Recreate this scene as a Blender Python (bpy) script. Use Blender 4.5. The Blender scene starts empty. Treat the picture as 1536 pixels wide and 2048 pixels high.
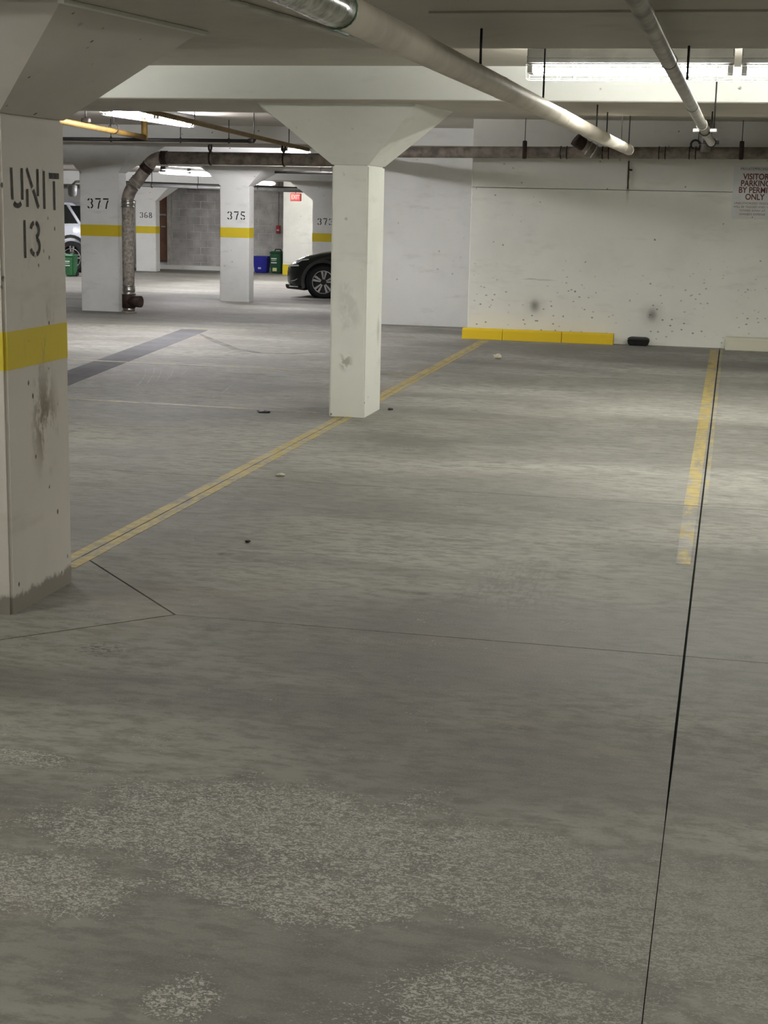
import bpy, bmesh, math, random
from mathutils import Vector, Matrix
random.seed(7)
SC = bpy.context.scene
COL = SC.collection

# ------------------------------------------------------------------ camera
H = 1.6
P, RO, YA = (math.radians(a) for a in (11.4146602, 1.2259525, 12.41103492))
fw = Vector((-math.sin(YA) * math.cos(P), math.cos(YA) * math.cos(P), -math.sin(P)))
rt = Vector((math.cos(YA), math.sin(YA), 0))
dn = fw.cross(rt)
r2 = math.cos(RO) * rt - math.sin(RO) * dn
d2 = math.sin(RO) * rt + math.cos(RO) * dn
cam_d = bpy.data.cameras.new('camera')
cam_d.sensor_fit = 'HORIZONTAL'
cam_d.sensor_width = 36
cam_d.lens = 36 * 3076 / 1536
cam_d.clip_start = .05
cam_d.clip_end = 200
cam = bpy.data.objects.new('camera', cam_d)
COL.objects.link(cam)
m = Matrix((r2, -d2, -fw)).transposed().to_4x4()
m.translation = (0, 0, H)
cam.matrix_world = m
SC.camera = cam

# ------------------------------------------------------------------ world, exposure
w = bpy.data.worlds.new('world')
SC.world = w
w.use_nodes = True
w.node_tree.nodes['Background'].inputs[0].default_value = (.9, .95, 1, 1)
w.node_tree.nodes['Background'].inputs[1].default_value = .02
vs = SC.view_settings
vs.view_transform = 'Standard'
vs.look = 'None'
vs.gamma = 1
vs.exposure = 0.0
vs.use_curve_mapping = False
SC.cycles.use_light_tree = False
SC.cycles.max_bounces = 4
SC.cycles.diffuse_bounces = 4
SC.cycles.glossy_bounces = 2
SC.cycles.caustics_reflective = False
SC.cycles.caustics_refractive = False
TUBE_NEAR = 150.0     # fluorescent tube radiance
TUBE_FAR = 380.0

# ------------------------------------------------------------------ node helpers
class NT:
    def __init__(s, name):
        s.m = bpy.data.materials.new(name)
        s.m.use_nodes = True
        s.t = s.m.node_tree
        s.b = s.t.nodes['Principled BSDF']
        s.pos = s.t.nodes.new('ShaderNodeNewGeometry').outputs['Position']

    def put(s, sock, v):
        if isinstance(v, bpy.types.NodeSocket):
            s.t.links.new(v, sock)
        elif isinstance(v, (tuple, list)) and len(v) == 3 and sock.type == 'RGBA':
            sock.default_value = (*v, 1)
        else:
            sock.default_value = v

    def vec(s, scale, loc=(0, 0, 0), src=None):
        n = s.t.nodes.new('ShaderNodeMapping')
        s.put(n.inputs['Vector'], src or s.pos)
        n.inputs['Scale'].default_value = scale
        n.inputs['Location'].default_value = loc
        return n.outputs[0]

    def noise(s, scale, detail=4, rough=.55, v=None, dist=0):
        n = s.t.nodes.new('ShaderNodeTexNoise')
        s.put(n.inputs['Vector'], v or s.pos)
        n.inputs['Scale'].default_value = scale
        n.inputs['Detail'].default_value = detail
        n.inputs['Roughness'].default_value = rough
        n.inputs['Distortion'].default_value = dist
        return n.outputs[0]

    def voro(s, scale, v=None, rnd=1.0):
        n = s.t.nodes.new('ShaderNodeTexVoronoi')
        s.put(n.inputs['Vector'], v or s.pos)
        n.inputs['Scale'].default_value = scale
        n.inputs['Randomness'].default_value = rnd
        return n.outputs['Distance'], n.outputs['Color']

    def rng(s, v, a, b, c=0.0, d=1.0, smooth=True):
        n = s.t.nodes.new('ShaderNodeMapRange')
        n.interpolation_type = 'SMOOTHSTEP' if smooth else 'LINEAR'
        s.put(n.inputs['Value'], v)
        for i, x in zip(('From Min', 'From Max', 'To Min', 'To Max'), (a, b, c, d)):
            n.inputs[i].default_value = x
        return n.outputs[0]

    def math(s, op, a, b=0.0):
        n = s.t.nodes.new('ShaderNodeMath')
        n.operation = op
        s.put(n.inputs[0], a)
        s.put(n.inputs[1], b)
        return n.outputs[0]

    def mul(s, *a):
        r = a[0]
        for x in a[1:]:
            r = s.math('MULTIPLY', r, x)
        return r

    def xyz(s):
        n = s.t.nodes.new('ShaderNodeSeparateXYZ')
        s.put(n.inputs[0], s.pos)
        return n.outputs

    def blob(s, c, r, soft=.0, v=None):
        """1 inside an ellipsoid of radii r about c, falling to 0 at its edge"""
        n = s.t.nodes.new('ShaderNodeMapping')
        n.vector_type = 'POINT'
        s.put(n.inputs['Vector'], v or s.pos)
        n.inputs['Scale'].default_value = tuple(1 / x for x in r)
        n.inputs['Location'].default_value = tuple(-a / x for a, x in zip(c, r))
        l = s.t.nodes.new('ShaderNodeVectorMath')
        l.operation = 'LENGTH'
        s.put(l.inputs[0], n.outputs[0])
        return s.rng(l.outputs['Value'], 1.0, soft, 0, 1)

    def mix(s, f, a, b):
        n = s.t.nodes.new('ShaderNodeMix')
        n.data_type = 'RGBA'
        s.put(n.inputs['Factor'], f)
        s.put(n.inputs[6], a)
        s.put(n.inputs[7], b)
        return n.outputs[2]

    def bump(s, h, strength=.3, dist=.01):
        n = s.t.nodes.new('ShaderNodeBump')
        s.put(n.inputs['Height'], h)
        n.inputs['Strength'].default_value = strength
        n.inputs['Distance'].default_value = dist
        s.put(s.b.inputs['Normal'], n.outputs[0])

    def done(s, color, rough=.6, metal=0.0, spec=.4):
        s.put(s.b.inputs['Base Color'], color)
        s.put(s.b.inputs['Roughness'], rough)
        s.put(s.b.inputs['Metallic'], metal)
        s.put(s.b.inputs['Specular IOR Level'], spec)
        return s.m


def simple(name, c, rough=.5, metal=0.0, var=.12, scale=9, spec=.4):
    n = NT(name)
    d = tuple(x * (1 - var * 2.2) for x in c)
    f = n.noise(scale, 5, .6)
    return n.done(n.mix(n.rng(f, .3, .75), c, d), rough, metal, spec)


def emit(name, c, strength):
    m = bpy.data.materials.new(name)
    m.use_nodes = True
    b = m.node_tree.nodes['Principled BSDF']
    b.inputs['Base Color'].default_value = (*c, 1)
    b.inputs['Emission Color'].default_value = (*c, 1)
    b.inputs['Emission Strength'].default_value = strength
    return m


# ------------------------------------------------------------------ materials
def concrete_colour(n):
    streak = n.noise(1.0, 5, .62, n.vec((.35, 1.0, 1)), .4)
    blot = n.noise(.55, 4, .5, n.vec((1, 1, 1), (7, 3, 0)))
    c = n.mix(n.rng(streak, .32, .68), (.172, .167, .15), (.35, .343, .31))
    c = n.mix(n.mul(n.rng(blot, .48, .68), .55), c, (.115, .11, .098))
    fine = n.noise(14, 4, .7, n.vec((.6, 1.3, 1)))
    c = n.mix(n.mul(n.rng(fine, .42, .64), .5), c, (.105, .1, .089))
    med = n.noise(3.6, 4, .7, n.vec((.55, 1.5, 1), (9, 2, 0)), .8)
    c = n.mix(n.mul(n.rng(med, .54, .68), .45), c, (.11, .105, .093))
    grain = n.noise(160, 1, .7)
    c = n.mix(n.mul(n.rng(grain, .42, .75), .25), c, (.33, .32, .28))
    return c, streak, fine, grain


def m_floor():
    n = NT('concrete_floor')
    c, streak, fine, grain = concrete_colour(n)
    # light rust / purple tints
    c = n.mix(n.mul(n.rng(n.noise(.8, 3, .5, n.vec((1, 1, 1), (20, 0, 0))), .58, .74), .25), c, (.24, .185, .15))
    # dark rubber scuffs and oil dots
    d, dc = n.voro(1.7, n.vec((.8, 1.6, 1), (3, 1, 0)))
    sp = n.mul(n.rng(d, .13, .03), n.rng(n.noise(9, 4, .7), .42, .58))
    c = n.mix(n.mul(sp, .7), c, (.075, .07, .06))
    tread = n.mul(n.blob((-.82, 6.2, 0), (.32, 1.0, 1), .2), n.rng(n.noise(22, 3, .6, n.vec((2.5, .5, 1))), .45, .6))
    c = n.mix(n.mul(tread, .45), c, (.14, .135, .12))
    oil = n.mul(n.blob((-2.12, 4.98, 0), (.16, .13, 1), .1), n.rng(n.noise(30, 4, .75, n.vec((1, 2.4, 1))), .52, .58))
    c = n.mix(n.mul(oil, .9), c, (.03, .028, .024))
    # surface scaling: pale pitted patches in the foreground
    wob = n.noise(4.2, 5, .65)
    patch = None
    for cx, cy, rx, ry in ((-1.12, 3.62, .85, .52), (-.55, 3.5, .75, .45), (.05, 3.35, .7, .5), (-.9, 3.25, .5, .22), (-.35, 2.85, .45, .3),
                           (-1.55, 3.15, .4, .25), (-1.0, 2.72, .12, .14), (-.45, 2.6, .3, .12), (.35, 3.0, .45, .6), (-1.95, 3.9, .3, .09)):
        b = n.blob((cx, cy, 0), (rx, ry, 5), .25)
        patch = b if patch is None else n.math('MAXIMUM', patch, b)
    dens = n.rng(n.math('ADD', n.math('MULTIPLY', patch, .5), n.math('MULTIPLY', wob, 1.15)), .62, 1.0)
    patch = n.rng(dens, .15, .55)
    fl1 = n.noise(66, 4, .78, n.vec((.8, 1.2, 1)), 1.6)
    fl2 = n.noise(170, 3, .8)
    fl = n.math('ADD', n.math('MULTIPLY', fl1, .68), n.math('MULTIPLY', fl2, .32))
    flake = n.rng(n.math('ADD', fl, n.math('MULTIPLY', dens, .092)), .58, .64)
    scal = n.mul(n.rng(dens, .02, .12), flake)
    c = n.mix(n.mul(patch, .4), c, (.13, .122, .108))
    xs = n.xyz()
    fade = n.rng(xs['X'], -.9, .2, .85, .38)
    c = n.mix(n.mul(scal, fade), c, (.53, .515, .465))
    worn = n.mul(n.blob((.35, 4.6, 0), (1.5, 2.2, 5), .2), n.rng(fl1, .5, .62))
    c = n.mix(n.mul(worn, .4), c, (.13, .12, .10))
    n.bump(n.math('ADD', n.math('MULTIPLY', fl1, .6), n.math('MULTIPLY', grain, .3)), .3, .006)
    return n.done(c, n.rng(streak, .3, .7, .6, .78), 0, .28)


def m_stripe(name, wear_lo, wear_hi, yel=(.42, .325, .10)):
    n = NT(name)
    c, streak, fine, grain = concrete_colour(n)
    wear = n.noise(6, 6, .72, n.vec((2.2, .55, 1)))
    f = n.rng(wear, wear_lo, wear_hi)
    yc = n.mix(n.rng(fine, .4, .65), yel, tuple(x * .72 for x in yel))
    n.bump(grain, .2, .004)
    return n.done(n.mix(f, yc, c), .6)


def m_paint(name, base=(.8, .805, .765), pits=.5, dirt=.35, extra=None):
    n = NT(name)
    a = n.noise(1.3, 4, .6)
    c = n.mix(n.mul(n.rng(a, .4, .75), dirt), base, tuple(x * .68 for x in base))
    st = n.noise(2.2, 3, .65, n.vec((1, 1, 3.2), (4, 4, 0)))
    c = n.mix(n.mul(n.rng(st, .55, .75), dirt * .9), c, tuple(x * y for x, y in zip(base, (.62, .6, .56))))
    d, col = n.voro(9)
    s = n.t.nodes.new('ShaderNodeSeparateColor')
    n.put(s.inputs[0], col)
    zz = n.xyz()['Z']
    pit = n.mul(n.rng(d, .15, .06), n.rng(s.outputs[0], .62, .68), n.rng(n.noise(26, 3), .42, .55))
    c = n.mix(n.mul(pit, pits), c, (.09, .085, .075))
    fine = n.noise(38, 2, .65)
    hgt = fine
    if extra:
        c = extra(n, c, zz)
    n.bump(hgt, .12, .004)
    return n.done(c, .62, 0, .3)


def x_wall(n, c, zz):
    for (x, z) in ((-2.272, .414), (-.883, .357)):
        b = n.blob((x, 18.46, z), (.2, 2, .2), 0)
        b2 = n.blob((x, 18.46, z), (.085, 2, .11), 0)
        c = n.mix(n.mul(b, .28), c, (.25, .24, .22))
        c = n.mix(n.mul(b2, .7), c, (.16, .155, .14))
    # low scrapes and pitting towards the ground
    d, col = n.voro(15, n.vec((.8, 1, 1.2), (5, 0, 2)))
    s = n.t.nodes.new('ShaderNodeSeparateColor')
    n.put(s.inputs[0], col)
    chip = n.mul(n.rng(d, .2, .1), n.rng(s.outputs[1], .62, .66), n.rng(zz, 1.15, .35), n.rng(n.noise(3), .4, .55))
    c = n.mix(n.mul(chip, .75), c, (.1, .095, .08))
    ln = n.noise(1.0, 5, .7, n.vec((1.2, 1, 26), (0, 0, 3)))
    sc = n.mul(n.rng(ln, .6, .66), n.blob((-2.55, 18.46, .7), (.7, 1, .14), .2))
    c = n.mix(n.mul(sc, .6), c, (.2, .19, .17))
    # rust run below the old tie
    rx = n.mul(n.blob((-1.24, 18.46, 1.9), (.03, 1, .32), .3), n.rng(n.noise(6), .3, .6))
    return n.mix(n.mul(rx, .7), c, (.22, .15, .07))


def x_unit13(n, c, zz):
    g = n.noise(9, 6, .72, n.vec((1, 1, .45)))
    st = n.mul(n.blob((-2.63, 5.63, .72), (.3, .17, .3), .1), n.rng(g, .46, .56))
    c = n.mix(n.mul(st, .85), c, (.17, .13, .09))
    st2 = n.mul(n.blob((-2.63, 5.6, 1.15), (.3, .2, .42), .1), n.rng(n.noise(7, 5, .7, n.vec((1, 1, .35), (3, 0, 0))), .55, .63))
    c = n.mix(n.mul(st2, .55), c, (.2, .17, .13))
    d, col = n.voro(17, n.vec((1, 1, .7)))
    chips = n.mul(n.rng(d, .16, .1), n.rng(n.noise(5, 3), .52, .58))
    c = n.mix(n.mul(chips, .9), c, (.05, .045, .04))
    base = n.rng(n.math('SUBTRACT', zz, n.math('MULTIPLY', n.noise(12, 5, .7), .11)), .028, .0)
    return n.mix(n.mul(base, .85), c, (.2, .18, .15))


def x_centre(n, c, zz):
    s1 = n.mul(n.blob((-2.76, 11.2, .85), (.13, .3, .42), .3), n.rng(n.noise(7, 4, .6, n.vec((1, 1, .6), (0, 2, 1))), .5, .62))
    c = n.mix(n.mul(s1, .28), c, (.42, .42, .39))
    s2 = n.mul(n.blob((-2.78, 11.2, .42), (.07, .3, .1), .2), n.rng(n.noise(18, 4), .42, .55))
    c = n.mix(n.mul(s2, .6), c, (.3, .27, .2))
    s3 = n.blob((-2.63, 11.6, .62), (.3, .06, .16), .2)
    c = n.mix(n.mul(s3, .35), c, (.3, .29, .25))
    d, col = n.voro(13)
    low = n.mul(n.rng(d, .16, .08), n.rng(zz, .35, .05), n.rng(n.noise(8), .45, .55))
    return n.mix(n.mul(low, .8), c, (.13, .12, .1))


M = {}
M['floor'] = m_floor()
M['stripe'] = m_stripe('worn_yellow_line', .44, .66)
M['stripe_faint'] = m_stripe('faint_yellow_line', .36, .58)
M['grime'] = simple('joint_grime', (.03, .028, .024), .9)
M['patchband'] = simple('smooth_repair', (.16, .16, .165), .9, 0, .1, 3, .08)
M['wall'] = m_paint('painted_wall', (.84, .845, .77), .75, .25, x_wall)
M['white'] = m_paint('painted_concrete')
M['unit'] = m_paint('painted_unit_column', (.66, .62, .565), .3, .3, x_unit13)
M['centre'] = m_paint('painted_centre_column', (.86, .87, .81), .3, .25, x_centre)
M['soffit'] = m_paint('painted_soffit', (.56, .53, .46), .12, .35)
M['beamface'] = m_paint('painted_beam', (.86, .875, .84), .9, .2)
M['yellow'] = m_paint('yellow_band_paint', (.68, .53, .03), .2, .2)
M['yellow_unit'] = m_paint('yellow_band_paint_scuffed', (.68, .54, .05), .2, .25, x_unit13)
M['stop_y'] = m_paint('yellow_kerb_paint', (.78, .55, .02), .35, .25)
M['stop_w'] = m_paint('cream_kerb_paint', (.72, .70, .56), .4, .35)
M['black'] = simple('stencil_black', (.03, .029, .027), .7, 0, .3, 12)
M['faded'] = simple('stencil_black_faded', (.07, .065, .055), .75, 0, .5, 30)
M['pvc'] = simple('cream_pipe', (.82, .76, .64), .5, 0, .12, 3)
M['steelpipe'] = simple('grey_steel_pipe', (.42, .40, .35), .36, .35, .25, 7)
M['rustpipe'] = simple('cast_iron_pipe', (.38, .335, .285), .65, .1, .3, 8)
M['insul'] = simple('mottled_pipe_wrap', (.42, .385, .33), .85, 0, .3, 26)
M['clamp'] = simple('stainless_clamp', (.55, .54, .5), .28, .9, .15, 20)
M['darkiron'] = simple('dark_iron', (.045, .035, .028), .6, .3, .25, 15)
M['rust'] = simple('rust_brown', (.06, .036, .026), .7, .2, .3, 15)
M['rod'] = simple('hanger_rod', (.035, .033, .03), .5, .6, .2, 20)
M['gas'] = simple('yellow_gas_pipe', (.17, .1, .01), .6, 0, .2, 6)
M['foil'] = simple('crinkled_film', (.50, .50, .40), .22, .1, .4, 22)
M['greentape'] = simple('green_tape', (.09, .22, .11), .4, 0, .2, 20)
M['housing'] = simple('grey_fixture_housing', (.17, .17, .165), .5, .2, .15, 6)
M['wire'] = simple('white_wire', (.82, .84, .82), .4, .1, .05, 6)
M['tube'] = emit('lit_tube', (1, .985, .91), TUBE_NEAR)
M['tube_far'] = emit('lit_tube_cool', (.985, .955, 1), TUBE_FAR)
M['sign'] = simple('sign_white', (.72, .73, .71), .4, 0, .05, 5)
M['signred'] = simple('sign_maroon', (.17, .035, .025), .5, 0, .1, 20)
M['signgrey'] = simple('sign_small_print', (.30, .22, .18), .5, 0, .1, 20)
M['cmu'] = simple('grey_block', (.52, .51, .49), .85, 0, .2, 2.2)
M['mortar'] = simple('mortar', (.64, .63, .6), .9, 0, .15, 5)
M['door'] = simple('brown_door_paint', (.17, .085, .052), .5, 0, .15, 4)
M['frame'] = simple('pale_door_frame', (.6, .58, .52), .5)
M['blue'] = simple('blue_plastic', (.018, .022, .30), .4, 0, .12, 5)
M['green'] = simple('green_plastic', (.012, .07, .03), .4, 0, .12, 5)
M['green2'] = simple('mid_green_plastic', (.03, .13, .05), .45, 0, .12, 5)
M['label'] = simple('pale_print', (.62, .68, .62), .5)
M['labely'] = simple('yellow_sticker', (.62, .62, .25), .5)
M['rubber'] = simple('black_rubber', (.018, .018, .018), .75, 0, .2, 20)
M['blackplastic'] = simple('black_plastic', (.02, .02, .018), .45, 0, .2, 30)
M['carpaint'] = simple('dark_grey_paint', (.032, .035, .03), .22, .5, .05, 3, .6)
M['carwhite'] = simple('white_paint', (.72, .76, .82), .2, .0, .03, 3, .6)
M['glass'] = simple('dark_glass', (.015, .018, .018), .06, 0, .05, 3, .7)
M['cladding'] = simple('grey_cladding', (.045, .045, .043), .55, 0, .1, 10)
M['alloy'] = simple('bright_alloy', (.62, .62, .62), .25, .8, .08, 10)
M['alloyd'] = simple('dark_alloy', (.03, .03, .03), .35, .4, .1, 10)
M['lens'] = simple('clear_lens', (.75, .77, .78), .1, .2, .05, 10)
M['red'] = simple('red_plastic', (.35, .02, .02), .4)
M['exit_r'] = emit('exit_red', (.9, .015, .012), 1.0)
M['exit_l'] = emit('exit_letters', (1, .22, .17), 1.5)
M['lampgrey'] = simple('grey_enamel', (.3, .3, .3), .4, .2)
M['scrape'] = simple('pale_scrape', (.42, .41, .38), .8, 0, .3, 12)
M['tyremark'] = simple('tyre_rubber_mark', (.19, .185, .17), .8, 0, .25, 5)
M['paper'] = simple('pale_paper', (.62, .58, .46), .8)


# ------------------------------------------------------------------ mesh helpers
def link(name, me, mat, parent=None, smooth=False):
    o = bpy.data.objects.new(name, me)
    COL.objects.link(o)
    if mat:
        me.materials.append(M[mat] if isinstance(mat, str) else mat)
    if smooth:
        for p in me.polygons:
            p.use_smooth = True
    if parent:
        o.parent = parent
    return o


def mesh(name, V, F, mat, parent=None, smooth=False, bevel=0, seg=1):
    me = bpy.data.meshes.new(name)
    bm = bmesh.new()
    vs_ = [bm.verts.new(v) for v in V]
    for f in F:
        try:
            bm.faces.new([vs_[i] for i in f])
        except ValueError:
            pass
    bmesh.ops.recalc_face_normals(bm, faces=bm.faces)
    if bevel:
        bmesh.ops.bevel(bm, geom=list(bm.edges), offset=bevel, segments=seg, affect='EDGES', clamp_overlap=True)
    bm.to_mesh(me)
    bm.free()
    return link(name, me, mat, parent, smooth)


HEX = [(0, 3, 2, 1), (4, 5, 6, 7), (0, 1, 5, 4), (1, 2, 6, 5), (2, 3, 7, 6), (3, 0, 4, 7)]


def hexa(name, bot, top, mat, parent=None, bevel=0, seg=1):
    return mesh(name, list(bot) + list(top), HEX, mat, parent, False, bevel, seg)


def box(name, x0, x1, y0, y1, z0, z1, mat, parent=None, bevel=0, seg=1):
    q = [(x0, y0), (x1, y0), (x1, y1), (x0, y1)]
    return hexa(name, [(*a, z0) for a in q], [(*a, z1) for a in q], mat, parent, bevel, seg)


def prism(name, poly, zt, zb, mat, parent=None, bevel=0):
    """poly: xy list; zt/zb numbers or functions of y"""
    ft = zt if callable(zt) else (lambda y: zt)
    fb = zb if callable(zb) else (lambda y: zb)
    n = len(poly)
    V = [(x, y, fb(y)) for x, y in poly] + [(x, y, ft(y)) for x, y in poly]
    F = [tuple(range(n - 1, -1, -1)), tuple(range(n, 2 * n))] + [(i, (i + 1) % n, n + (i + 1) % n, n + i) for i in range(n)]
    return mesh(name, V, F, mat, parent, False, bevel)


def tube_vf(path, r, seg=14, cap=True):
    V, F = [], []
    pts = [Vector(p) for p in path]
    rr = r if isinstance(r, (list, tuple)) else [r] * len(pts)
    up = None
    for i, p in enumerate(pts):
        a = pts[max(i - 1, 0)]
        b = pts[min(i + 1, len(pts) - 1)]
        if 0 < i < len(pts) - 1:
            t = ((p - a).normalized() + (b - p).normalized()).normalized()
            k = 1 / max(.5, t.dot((b - p).normalized()))
        else:
            t, k = (b - a).normalized(), 1
        if up is None:
            up = Vector((0, 0, 1)) if abs(t.z) < .9 else Vector((1, 0, 0))
        n = (up - t * up.dot(t)).normalized()
        up = n
        s = t.cross(n)
        for j in range(seg):
            ang = 2 * math.pi * j / seg
            V.append(p + (n * math.cos(ang) + s * math.sin(ang)) * rr[i] * k)
    for i in range(len(pts) - 1):
        for j in range(seg):
            F.append((i * seg + j, i * seg + (j + 1) % seg, (i + 1) * seg + (j + 1) % seg, (i + 1) * seg + j))
    if cap:
        F.append(tuple(range(seg - 1, -1, -1)))
        F.append(tuple((len(pts) - 1) * seg + j for j in range(seg)))
    return V, F


def tube(name, path, r, mat, parent=None, seg=14):
    V, F = tube_vf(path, r, seg)
    o = mesh(name, V, F, mat, parent, False)
    for p in o.data.polygons:
        p.use_smooth = len(p.vertices) == 4
    return o


def multi_tube(name, specs, mat, parent=None, seg=6):
    V, F = [], []
    for path, r in specs:
        v, f = tube_vf(path, r, seg)
        k = len(V)
        V += v
        F += [tuple(i + k for i in q) for q in f]
    return mesh(name, V, F, mat, parent)


def ring(name, c, axis, R, r, mat, parent=None, seg=20, side=6):
    """torus ring around c whose axis is the given vector"""
    a = Vector(axis).normalized()
    u = a.orthogonal().normalized()
    v = a.cross(u)
    V, F = [], []
    for i in range(seg):
        t = 2 * math.pi * i / seg
        d = u * math.cos(t) + v * math.sin(t)
        for j in range(side):
            q = 2 * math.pi * j / side
            V.append(Vector(c) + d * (R + r * math.cos(q)) + a * r * math.sin(q))
    for i in range(seg):
        for j in range(side):
            F.append((i * side + j, i * side + (j + 1) % side, ((i + 1) % seg) * side + (j + 1) % side, ((i + 1) % seg) * side + j))
    return mesh(name, V, F, mat, parent, True)


def sleeve(name, a, b, r, mat, parent=None, lip=0.006):
    """banded coupling between points a and b"""
    a, b = Vector(a), Vector(b)
    ts = (0, .1, .12, .3, .32, .68, .7, .88, .9, 1)
    rs = (r + lip, r + lip, r, r, r + lip * .6, r + lip * .6, r, r, r + lip, r + lip)
    return tube(name, [a.lerp(b, t) for t in ts], list(rs), mat, parent, 18)


def thing(name, label, cat, loc=(0, 0, 0), group=None):
    o = bpy.data.objects.new(name, None)
    COL.objects.link(o)
    o.location = loc
    o['label'] = label
    o['category'] = cat
    if group:
        o['group'] = group
    o.empty_display_size = .1
    return o


def place(root, *kids):
    pass


def adopt(root):
    """parts were built in world coordinates: keep them there under the moved root"""
    bpy.context.view_layer.update()
    for c in root.children:
        c.matrix_parent_inverse = root.matrix_world.inverted()


def tag(o, label, cat, group=None):
    o['label'] = label
    o['category'] = cat
    if group:
        o['group'] = group
    return o


def struct(o):
    o['kind'] = 'structure'
    return o


def ZF(y):
    return 0.0 if y < 18.45 else (-.026 * (y - 18.45) if y < 30 else -.3003)


# ------------------------------------------------------------------ floor
floor = struct(box('floor', -22, 8, -6, 18.45, -.12, -.03, 'grime'))


def slab(poly, zt=0.0, zb=-.03):
    return prism('floor_slab', poly, zt, zb, 'floor', floor, 0)


g = .003
XA, XB = -2.78, -.08
D = [(-2.04, 5.5), (-2.78, 4.72), (-3.52, 5.5), (-2.78, 6.32)]    # diamond joint around the near column
# diamond infill
slab([(-2.044, 5.5), (-2.78, 6.315), (-3.515, 5.5), (-2.78, 4.725)])
gb = .0045
cols = [(-22, XA - g), (XA + g, XB - gb), (XB + gb, 2.62 - g), (2.62 + g, 8)]
rows = [(-6, 5.5 - g), (5.5 + g, 8.45 - g), (8.45 + g, 11.35 - g), (11.35 + g, 18.45)]
for ci, (x0, x1) in enumerate(cols):
    for ri, (y0, y1) in enumerate(rows):
        if ci == 0 and ri == 0:
            poly = [(x0, y0), (x1, y0), (x1, 4.715), (-3.525, y1), (x0, y1)]
        elif ci == 0 and ri == 1:
            poly = [(x0, y0), (-3.525, y0), (x1, 6.325), (x1, y1), (x0, y1)]
        elif ci == 1 and ri == 0:
            poly = [(x0, y0), (XB - .001, y0), (XB - .0012, 3.9), (x1, 4.5), (x1, y1), (-2.034, y1), (x0, 4.715)]
        elif ci == 1 and ri == 1:
            poly = [(-2.034, y0), (x1, y0), (x1, y1), (x0, y1), (x0, 6.325)]
        elif ci == 2 and ri == 0:
            poly = [(XB + .001, y0), (x1, y0), (x1, y1), (x0, y1), (x0, 4.5), (XB + .0012, 3.9)]
        else:
            poly = [(x0, y0), (x1, y0), (x1, y1), (x0, y1)]
        slab(poly)
# ramp falling away beyond the crest, then level again
slab([(-22, 18.452), (8, 18.452), (8, 30), (-22, 30)], ZF, lambda y: ZF(y) - .1)
slab([(-22, 30), (8, 30), (8, 40.5), (-22, 40.5)], -.3003, -.4)


def strip(name, poly, mat, z=.0015):
    return prism(name, poly, lambda y: ZF(y) + z, lambda y: ZF(y) - .0005, mat, floor)


# painted lines (halves either side of the saw cut)
strip('painted_line', [(XA - .062, 6.05), (XA - .004, 6.05), (XA - .004, 11.18), (XA - .062, 11.18)], 'stripe')
strip('painted_line', [(XA + .004, 6.1), (XA + .062, 6.1), (XA + .062, 11.18), (XA + .004, 11.18)], 'stripe')
strip('painted_line', [(XA - .062, 11.72), (XA - .004, 11.72), (XA - .012, 18.2), (XA - .1, 18.2)], 'stripe')
strip('painted_line', [(XA + .004, 11.72), (XA + .062, 11.72), (XA + .015, 18.2), (XA - .008, 18.2)], 'stripe')
strip('painted_line', [(-.175, 8.45), (-.1, 8.45), (-.088, 18.2), (-.185, 18.2)], 'stripe')
strip('painted_line', [(-.072, 8.5), (-.05, 8.5), (-.045, 18.2), (-.072, 18.2)], 'stripe_faint')
strip('painted_line', [(-.165, 7.0), (-.1, 7.0), (-.1, 8.44), (-.175, 8.44)], 'stripe_faint')
strip('painted_line', [(-9.5, 11.5), (-2.93, 11.3), (-2.93, 11.36), (-9.5, 11.56)], 'stripe_faint')
strip('painted_line', [(-9.5, 14.14), (-2.86, 14.16), (-2.86, 14.23), (-9.5, 14.21)], 'stripe_faint')
strip('painted_line', [(-12, 18.12), (-3.6, 18.24), (-3.6, 18.30), (-12, 18.18)], 'stripe_faint')
strip('repair_strip', [(-5.17, 10.0), (-5.53, 10.0), (-5.89, 12.8), (-6.59, 18.1), (-6.25, 18.1), (-5.55, 12.8)], 'patchband', .0012)



def scuff(name, pts, w_, mat):
    n = len(pts)
    L_, R2 = [], []
    for i, (x, y) in enumerate(pts):
        a, b = pts[max(i - 1, 0)], pts[min(i + 1, n - 1)]
        d = Vector((b[0] - a[0], b[1] - a[1])).normalized()
        f = w_ * (.35 if i in (0, n - 1) else 1)
        L_.append((x - d.y * f, y + d.x * f, .0008))
        R2.append((x + d.y * f, y - d.x * f, .0008))
    mesh(name, L_ + R2, [(i, i + 1, n + i + 1, n + i) for i in range(n - 1)], mat, floor)


for p in ([(-4.89, 12.18), (-4.98, 12.61), (-5.14, 13.13), (-5.39, 13.8)], [(-4.86, 12.43), (-4.99, 12.86), (-5.17, 13.43), (-5.32, 13.84)],
          [(-4.83, 12.52), (-4.95, 12.96), (-5.11, 13.46), (-5.26, 13.86)], [(-4.8, 12.73), (-4.95, 13.3), (-5.15, 13.91)], [(-4.87, 13.34), (-4.94, 13.67), (-5.04, 14.06)],
          [(-4.66, 12.02), (-4.66, 12.36), (-4.62, 12.69)], [(-4.08, 11.73), (-4.07, 12.08), (-4.23, 12.97)]):
    scuff('scrape_mark', p, .006, 'scrape')
scuff('tyre_mark', [(-6.16, 17.53), (-5.7, 16.73), (-5.19, 15.92), (-4.82, 15.61), (-4.5, 15.65), (-4.19, 16.03)], .05, 'tyremark')

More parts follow.
